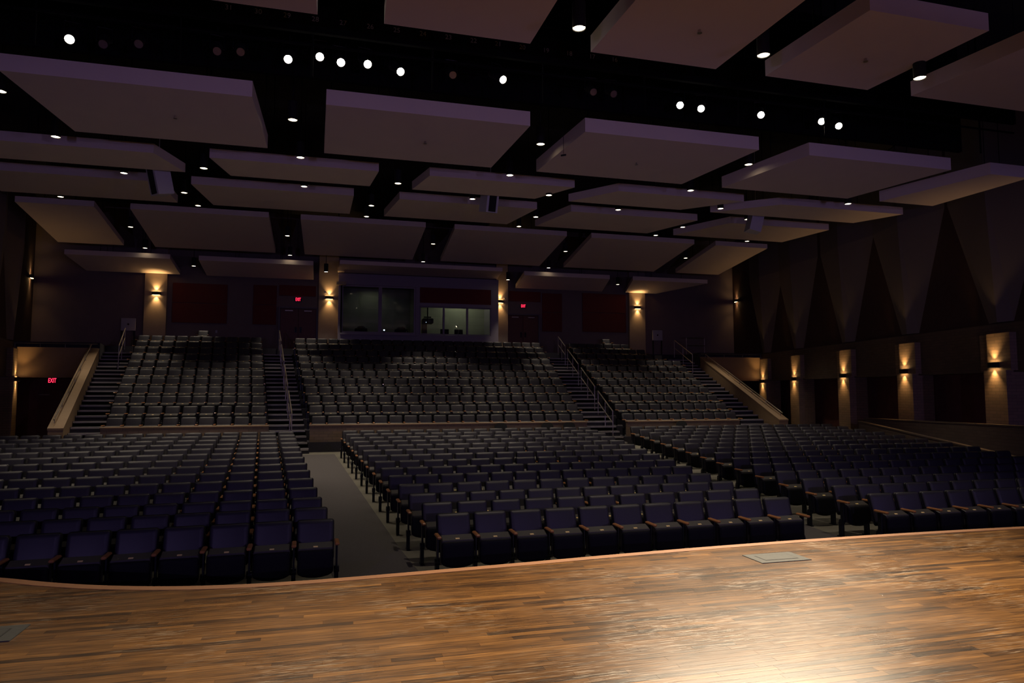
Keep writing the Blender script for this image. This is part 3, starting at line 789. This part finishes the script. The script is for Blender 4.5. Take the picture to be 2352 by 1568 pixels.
# rounded black chairs behind the last floor row
for x, lab in ((6.0, 'black rounded stacking chair behind the last centre row, leftmost'), (7.75, 'black rounded stacking chair behind the last centre row, middle'), (8.6, 'black rounded stacking chair behind the last centre row, rightmost'), (13.2, 'black rounded stacking chair behind the last right row')):
    t = empty('stacking_chair', (x, 23.7, floor_z(23.7)+.003)); tag(t, lab, 'chair', 'black stacking chairs by the tier wall')
    out = rrect(.46, .34, .15, .58, 5)
    MB().rings([tilt(out, y_, R(10), (.18, .5)) for y_ in (0, .02)], smooth=False).build('backrest', M['black'], t)
    MB().bbox(-.23, .23, -.22, .2, .44, .47, .012).build('seat', M['black'], t)
    for sx in (-1, 1):
        MB().tube((sx*.21, -.2, 0), (sx*.2, -.18, .45), .013, 6).build('leg', M['metal'], t)
        MB().tube((sx*.21, .24, 0), (sx*.2, .17, .45), .013, 6).tube((sx*.2, .17, .45), (sx*.2, .26, .8), .013, 6).build('leg', M['metal'], t)

# ---------------------------------------------------------------- ceiling panels (hanging clouds)
# corner x (front-left, front-right, back-right, back-left) and row depth/height
ROWS = {0: (8.4, 7.5, 10.75, 7.5), 1: (14.25, 7.52, 17.25, 7.52), 2: (19.95, 8.04, 21.5, 8.04), 3: (24.0, 8.41, 26.55, 8.41), 4: (29.1, 8.70, 34.3, 8.26), 5: (34.95, 7.85, 37.3, 7.5), 6: (34.4, 7.89, 36.85, 7.89)}
CL = {0: [(-7, -.35, -.28, -7), (.70, 3.25, 3.2, .75), (4.4, 6.85, 6.75, 4.3), (8.0, 10.35, 10.1, 7.8), (11.5, 14.3, 14.2, 11.15)],
      1: [(-6.0, -1.6, -1.55, -5.7), (-.16, 4.24, 4.05, -.22), (5.55, 10.1, 9.65, 5.3), (11.55, 16.0, 15.3, 10.95), (17.35, 18.7, 18.55, 16.5)],
      2: [(-9.2, -4.7, -4.2, -9.4), (-3.3, 1.3, 1.13, -2.95), (2.8, 7.4, 6.55, 2.45), (8.9, 13.5, 11.95, 7.75), (15.0, 20.1, 19.3, 13.15)],
      3: [(-11.0, -5.45, -5.4, -10.9), (-4.5, .72, .65, -4.2), (2.3, 7.4, 6.9, 1.95), (8.75, 14.1, 13.15, 8.1), (15.6, 20.3, 19.9, 14.4)],
      4: [(-11.5, -8.85, -9.15, -11.8), (-7.6, -2.5, -2.6, -7.85), (-1.25, 3.93, 3.97, -1.25), (5.2, 10.4, 10.7, 5.4), (11.6, 16.9, 17.35, 12.05), (18.05, 20.95, 21.4, 18.7)],
      5: [(-11.75, -7.35, -7.35, -11.55), (-6.1, -.85, -.88, -6.1), (10.05, 15.0, 15.5, 10.2), (16.4, 21.1, 19.0, 17.0)],
      6: [(.42, 8.7, 9.0, .34)]}
TH = {0: .30, 1: .33, 2: .26, 3: .27, 4: .22, 5: .22, 6: .2}
RN = {0: 'row above the stage light slot', 1: 'row just behind the stage lights', 2: 'second row behind the stage lights', 3: 'third row behind the stage lights', 4: 'fourth row behind the stage lights', 5: 'rearmost row at the back wall', 6: ''}
SPR = {(0, 2): (5.75, 9.6), (0, 3): (9.1, 9.7), (1, 0): (-3.3, 15.7), (1, 1): (2.1, 15.8), (1, 2): (7.6, 15.9)}
for r, rows in CL.items():
    yf, zf, yb, zb = ROWS[r]
    for k, (a, b, c, d) in enumerate(rows):
        lab = 'long pale ceiling panel above the control booth' if r == 6 else 'beige hanging ceiling panel, %s from left, %s' % (ORD[k+1], RN[r])
        cx, cy = (a+b+c+d)/4, (yf+yb)/2
        t = empty('ceiling_panel', (cx, cy, (zf+zb)/2)); tag(t, lab, 'ceiling panel', 'hanging ceiling panels')
        Mt = Matrix.Translation(-t.location)
        q = [(a, yf), (b, yf), (c, yb), (d, yb)]
        MB().prism(q, [zf, zf, zb, zb], [zf+TH[r], zf+TH[r], zb+TH[r], zb+TH[r]], M=Mt).build('board', M['cloud'], t)
        for (hx, hy) in ((a*.7+b*.3, yf+.5), (a*.3+b*.7, yf+.5), (d*.7+c*.3, yb-.5), (d*.3+c*.7, yb-.5)):
            MB().tube(Mt @ Vector((hx, hy, zf+TH[r]*.5)), Mt @ Vector((hx, hy, 11)), .012, 5).build('hanger_rod', M['black'], t)
        if (r, k) in SPR:
            sx, sy = SPR[r, k]
            MB().tube(Mt @ Vector((sx, sy, zf-.05)), Mt @ Vector((sx, sy, zf)), .018, 8).tube(Mt @ Vector((sx, sy, zf-.06)), Mt @ Vector((sx, sy, zf-.052)), .04, 8).build('sprinkler_head', M['chrome'], t)

# ---------------------------------------------------------------- downlights
DL = [('in front of the %s panel from left, second panel row', 18.6, 7.80, [-6.56, -.84, 4.92, 10.71, 16.52], 1),
      ('in front of the %s panel from left, third panel row', 22.7, 8.22, [-6.14, -.89, 4.67, 10.1, 15.48], 1),
      ('%s from left, between the third and fourth panel rows', 27.8, 8.66, [-9.55, -4.94, 1.35, 7.76, 14.2, 18.92], 1),
      ('%s from left, in gaps of the row behind the stage lights', 15.8, 7.72, [-6.6, -.9, 4.97, 10.86], 1),
      ('%s from left, in gaps of the second panel row', 20.8, 7.98, [-3.58, 1.94, 6.82, 13.13], 1),
      ('%s from left, in gaps of the third panel row', 25.2, 8.42, [-4.93, 1.39, 7.72, 14.11], 1),
      ('%s from left, in gaps of the fourth panel row', 31.3, 8.46, [-8.13, -1.89, 4.58, 11.11, 17.66], 1),
      ('%s from left, behind the fourth panel row', 34.7, 8.25, [-8.37, -1.95, 4.57, 11.34], .6),
      ('%s from left, in gaps of the rearmost panel row', 36.0, 7.73, [-6.5, -.24, 9.42, 15.94], .5),
      ('%s from left, in gaps of the panel row above the slot', 9.6, 7.22, [3.65, 6.94, 10.17], .8)]
hs = MB(); n_ = 14
hs.tube((0, 0, .0), (0, 0, .42), .105, n_, caps=False); hs.tube((0, 0, .42), (0, 0, .421), .105, n_)
hs.tube((0, 0, .02), (0, 0, .0), .094, n_, r1=.094, caps=False)
hs_me = hs.mesh('housing', M['black'])
st_me = MB().tube((0, 0, .42), (0, 0, 1), .014, 6).mesh('stem', M['black'])
dk = MB().tube((0, 0, .012), (0, 0, .018), .098, n_).mesh('lamp_disc', M['downlamp'])
DIM = {}
for g, (lab, y, z, xsL, pw) in enumerate(DL):
    for k, x in enumerate(xsL):
        t = empty('downlight', (x, y, z)); tag(t, 'small black can downlight ' + lab % ORD[k+1], 'downlight', 'ceiling downlights')
        linked('housing', hs_me, t)
        s = linked('stem', st_me, t); s.scale = (1, 1, 1); s.location = (0, 0, 0)
        st = (11-z-.42)/.58; s.scale = (1, 1, st)
        s.location = (0, 0, .42-.42*st)
        linked('lamp_disc', dk, t)
        e = P_DOWN*pw*DIM.get((g, k), 1)
        if e > 0: spot('downlight_beam', (x, y, z-.01), (x, y, z-3), e, C_DOWN, 50 if g in (6, 7, 8) else 68, .75, .07)

# ---------------------------------------------------------------- sconces
def sconce(loc, rz, lab, pw=1):
    t = empty('wall_sconce', loc, rz); tag(t, lab, 'sconce', 'half round up and down wall sconces')
    # half cylinder against wall (wall is +y)
    rg = []
    for z, r in ((-.08, .17), (.08, .17)): rg.append([(r*1.25*math.cos(R(180+a)), .75*r*math.sin(R(180+a)), z) for a in range(0, 181, 18)])
    b = MB(); n = 11
    b.add(rg[0]+rg[1], [(i, i+1, n+i+1, n+i) for i in range(n-1)], 0, True); b.add(rg[0]+rg[1], [(0, n, 2*n-1, n-1)])
    b.build('shade', M['black'], t)
    for s in (-1, 1):
        vs = [(p[0]*.93, p[1]*.93-.004, s*.074) for p in rg[0]]
        MB().add(vs, [tuple(range(n)) if s > 0 else tuple(range(n))[::-1]]).build('lamp', M['sclamp'], t)
        q = Matrix.Translation(loc) @ Matrix.Rotation(rz, 4, 'Z')
        spot('sconce_beam', q @ Vector((0, -.07, s*.09)), q @ Vector((0, -.02, s*1.0)), P_SCONCE*pw, C_SCONCE, 84, 1.0, .025)
for x, z, lab in ((-8.40, 6.49, 'lit wall sconce on the far left back pilaster'), (-.06, 6.57, 'lit wall sconce left of the control booth'), (9.27, 6.68, 'lit wall sconce right of the control booth'), (17.76, 6.62, 'lit wall sconce on the far right back pilaster')):
    sconce((x, BY-.23, z), 0, lab)
for k, y in enumerate(PILY):
    n = ['nearest the stage', 'second from the stage', 'third from the stage', 'fourth from the stage', 'by the right sloping parapet'][k]
    rz = -wd - math.pi/2
    p = Vector((WR(y), y, SCZ[k])) + Matrix.Rotation(-wd, 3, 'Z') @ Vector((-.31, 0, 0))
    sconce(p, rz, 'lit wall sconce on the right pilaster %s' % n)
p = Vector((WL(32.9), 32.9, 2.12)) + Matrix.Rotation(wd, 3, 'Z') @ Vector((.31, 0, 0))
sconce(p, wd + math.pi/2, 'lit wall sconce low on the left pilaster by the passage')
sconce(Vector((WR(36.9)-.02, 36.9, 7.2)), -wd - math.pi/2, 'lit wall sconce high on the right wall near the back corner', .35)
sconce(Vector((WL(36.6)+.02, 36.6, 7.0)), wd + math.pi/2, 'lit wall sconce high on the left wall near the back corner', .35)
# small cameras beside the booth sconces
for x, z, lab in ((-.27, 6.82, 'small wall camera beside the left booth sconce'), (9.52, 6.86, 'small wall camera beside the right booth sconce')):
    t = empty('wall_camera', (x, BY-.23, z)); tag(t, lab, 'camera')
    MB().tube((0, 0, 0), (0, -.12, .02), .012).build('bracket', M['chrome'], t); MB().bbox(-.05, .05, -.24, -.08, -.04, .05, .012).build('camera_body', M['chrome'], t)

# ---------------------------------------------------------------- loudspeakers, microphone
for x, z, rz, lab in ((-5.03, 7.93, -48, 'white hanging loudspeaker with black grille, leftmost'), (5.15, 8.1, 12, 'white hanging loudspeaker with black grille, middle'), (15.39, 8.03, 78, 'white hanging loudspeaker with black grille, rightmost')):
    t = empty('loudspeaker', (x, 22.0, z), R(rz)); tag(t, lab, 'loudspeaker', 'hanging loudspeakers')
    T = Matrix.Rotation(R(14), 4, 'X')
    pr = [(-.21, -.2), (.21, -.2), (.27, .26), (-.27, .26)]
    MB().prism(pr, -.48, .48, M=T).build('cabinet', M['white'], t)
    MB().bbox(-.13, .13, -.225, -.19, -.45, .45, .01, M=T).build('grille', M['black'], t)
    MB().tube(T @ Vector((.02, -.23, .3)), T @ Vector((.02, -.222, .3)), .014, 6).build('indicator_light', M['ledblue'], t)
    MB().tube((0, 0, .4), (0, 0, 11-z), .012, 6).bbox(-.2, .2, -.03, .03, .44, .48, .005).build('hanging_bracket', M['white'], t)
t = empty('hanging_microphone', (5.25, 14.9, 7.15)); tag(t, 'thin black microphone hanging below the stage light slot', 'microphone')
MB().tube((0, 0, .05), (0, 0, 3.85), .006, 5).build('cable', M['black'], t); MB().tube((-.06, 0, 0), (.06, 0, .03), .022, 8).build('capsule', M['black'], t)

# ---------------------------------------------------------------- stage light slot: catwalk rail, numbers, fixtures
t = empty('catwalk_rail', (2, 12.4, 8.3)); tag(t, 'black catwalk rail with painted circuit numbers above the stage lights', 'catwalk')
MB().bbox(-11, 14, .02, .12, -.22, .30, .01).build('rail_board', M['matte'], t)
for z in (-.42, .55): MB().tube((-11, .1, z), (14, .1, z), .024).build('pipe', M['matte'], t)
for k in range(11): MB().tube((-9+k*2.2, .14, -1.0), (-9+k*2.2, .14, 2.6), .02, 6).build('hanger', M['matte'], t)
for k in range(16):
    me = text_mesh(str(31-k), .13, .002); me.materials.clear(); me.materials.append(M['number'])
    for v in me.vertices:
        x, y, z = v.co; v.co = (x, .014-z, y)
    linked('number', me, t, (-1.82+k*.487-2, 0, .02))
o = MB().box(-11, 16, 13.9, 14.0, 7.9, 11).build('wall_slot_back', M['matte']); tag(o, 'black masking board behind the stage light slot', kind='structure')
t = empty('lighting_pipe', (3, 13.25, 8.25)); tag(t, 'black horizontal lighting pipe carrying the stage lights', 'pipe')
MB().tube((-9, 0, 0), (12, 0, 0), .025).build('pipe', M['matte'], t)
for k in range(8): MB().tube((-8.5+k*2.85, 0, 0), (-8.5+k*2.85, 0, 2.75), .012, 6).build('hanger', M['matte'], t)
LIT = [(-4.45, 7.68), (-.85, 7.79), (-.28, 7.91), (.11, 7.85), (.61, 7.88), (1.24, 7.81), (3.3, 7.90), (7.27, 7.81), (7.78, 7.79), (9.29, 7.81), (10.9, 7.83), (11.37, 7.77)]
AIM = [(-2.5, 3), (-1, 3), (0, 3.5), (1.5, 3), (3, 3), (4.5, 3), (7, 3), (2.5, 2.2), (1.5, 3.0), (3.0, 2.5), (3.0, 2), (6.5, 3)]
OFF = [(-3.93, 7.66), (-3.37, 7.74), (-2.08, 7.78), (-1.68, 7.82), (2.27, 7.87), (5.26, 7.87), (5.72, 7.88)]
def fixture(x, z, aim, lit, lab, grp, y=13.0, col='lens'):
    t = empty('stage_spotlight', (x, y, z)); tag(t, lab, 'stage light', grp)
    d = (Vector((aim[0], aim[1], 0 if len(aim) < 3 else aim[2])) - Vector((x, y, z))).normalized()
    q = d.to_track_quat('-Z', 'Y').to_matrix().to_4x4()
    def T(v): return q @ Vector(v)
    MB().tube(T((0, 0, 0)), T((0, 0, .22)), .078, 12, caps=False).tube(T((0, 0, .22)), T((0, 0, .50)), .078, 12, r1=.10).build('barrel', M['black'], t)
    MB().tube(T((0, 0, .014)), T((0, 0, .02)), .072, 16).build('lens', M[col] if lit else M['lensoff'], t)
    a, b = T((.12, 0, .3)), T((-.12, 0, .3)); c = (a+b)/2 + Vector((0, 0, .30))
    MB().tube(a, a+Vector((0, 0, .25)), .012, 6).tube(b, b+Vector((0, 0, .25)), .012, 6).tube(a+Vector((0, 0, .25)), b+Vector((0, 0, .25)), .012, 6).tube(c-Vector((0, 0, .05)), c+Vector((0, 0, .12)), .014, 6).build('yoke', M['metal'], t)
    return t, d
for k, ((x, z), a) in enumerate(zip(LIT, AIM)):
    lab = 'brightly lit stage spotlight in the ceiling slot, %s lit one from left' % ORD[k+1]
    t, d = fixture(x, z, a, True, lab, 'lit stage spotlights')
    p = Vector((x, 13.0, z)) + d*.02
    spot('stage_beam', p, p+d*5, P_STAGE*(3.9 if k in (7, 9) else 1.5 if k > 7 else .50), C_STAGE, 44, .8, .07)
for k, (x, z) in enumerate(OFF):
    fixture(x, z, (x*.6+1, 2), False, 'unlit stage spotlight in the ceiling slot, %s dark one from left' % ORD[k+1], 'unlit stage spotlights')
# violet boom lights at the back of the stage, behind the viewpoint, shuttered by barn doors
for k, (x, y) in enumerate(((-5, -2.0), (4.6, -4.0), (14, -2.0))):
    t, d = fixture(x, 2.2, (4.6+(x-4.6)*.55, 20, 3.4), False, 'violet boom light at the back of the stage, %s from left' % ORD[k+1], 'violet boom lights on the stage', y=y)
    MB().tube((0, .0, -2.2), (0, .0, -.02), .03, 8).tube((0, 0, -2.2), (0, 0, -2.17), .3, 16).build('boom_stand', M['metal'], t)
    rz = math.atan2(-d.x, d.y); F = Matrix.Rotation(rz, 4, 'Z')
    for nm, e0 in (('top_barn_door', 19.4), ('bottom_barn_door', -14)):
        e = R(e0); s_ = 1 if e0 > 0 else -1
        vs = [F @ Vector((sx*(.12+.5*yy), yy, yy*math.tan(e) + s_*zz)) for sx in (-1, 1) for yy in (.16, .40) for zz in (0, .012)]
        MB().add(vs, [(0, 1, 3, 2), (4, 6, 7, 5), (0, 4, 5, 1), (2, 3, 7, 6), (0, 2, 6, 4), (1, 5, 7, 3)]).build(nm, M['matte'], t)
    p = Vector((x, y, 2.2)) + d*.03
    spot('wash_beam', p, p+Vector((d.x, d.y, .05)), P_WASH, C_WASH, 95, .4, .02)
bpy.context.view_layer.update()
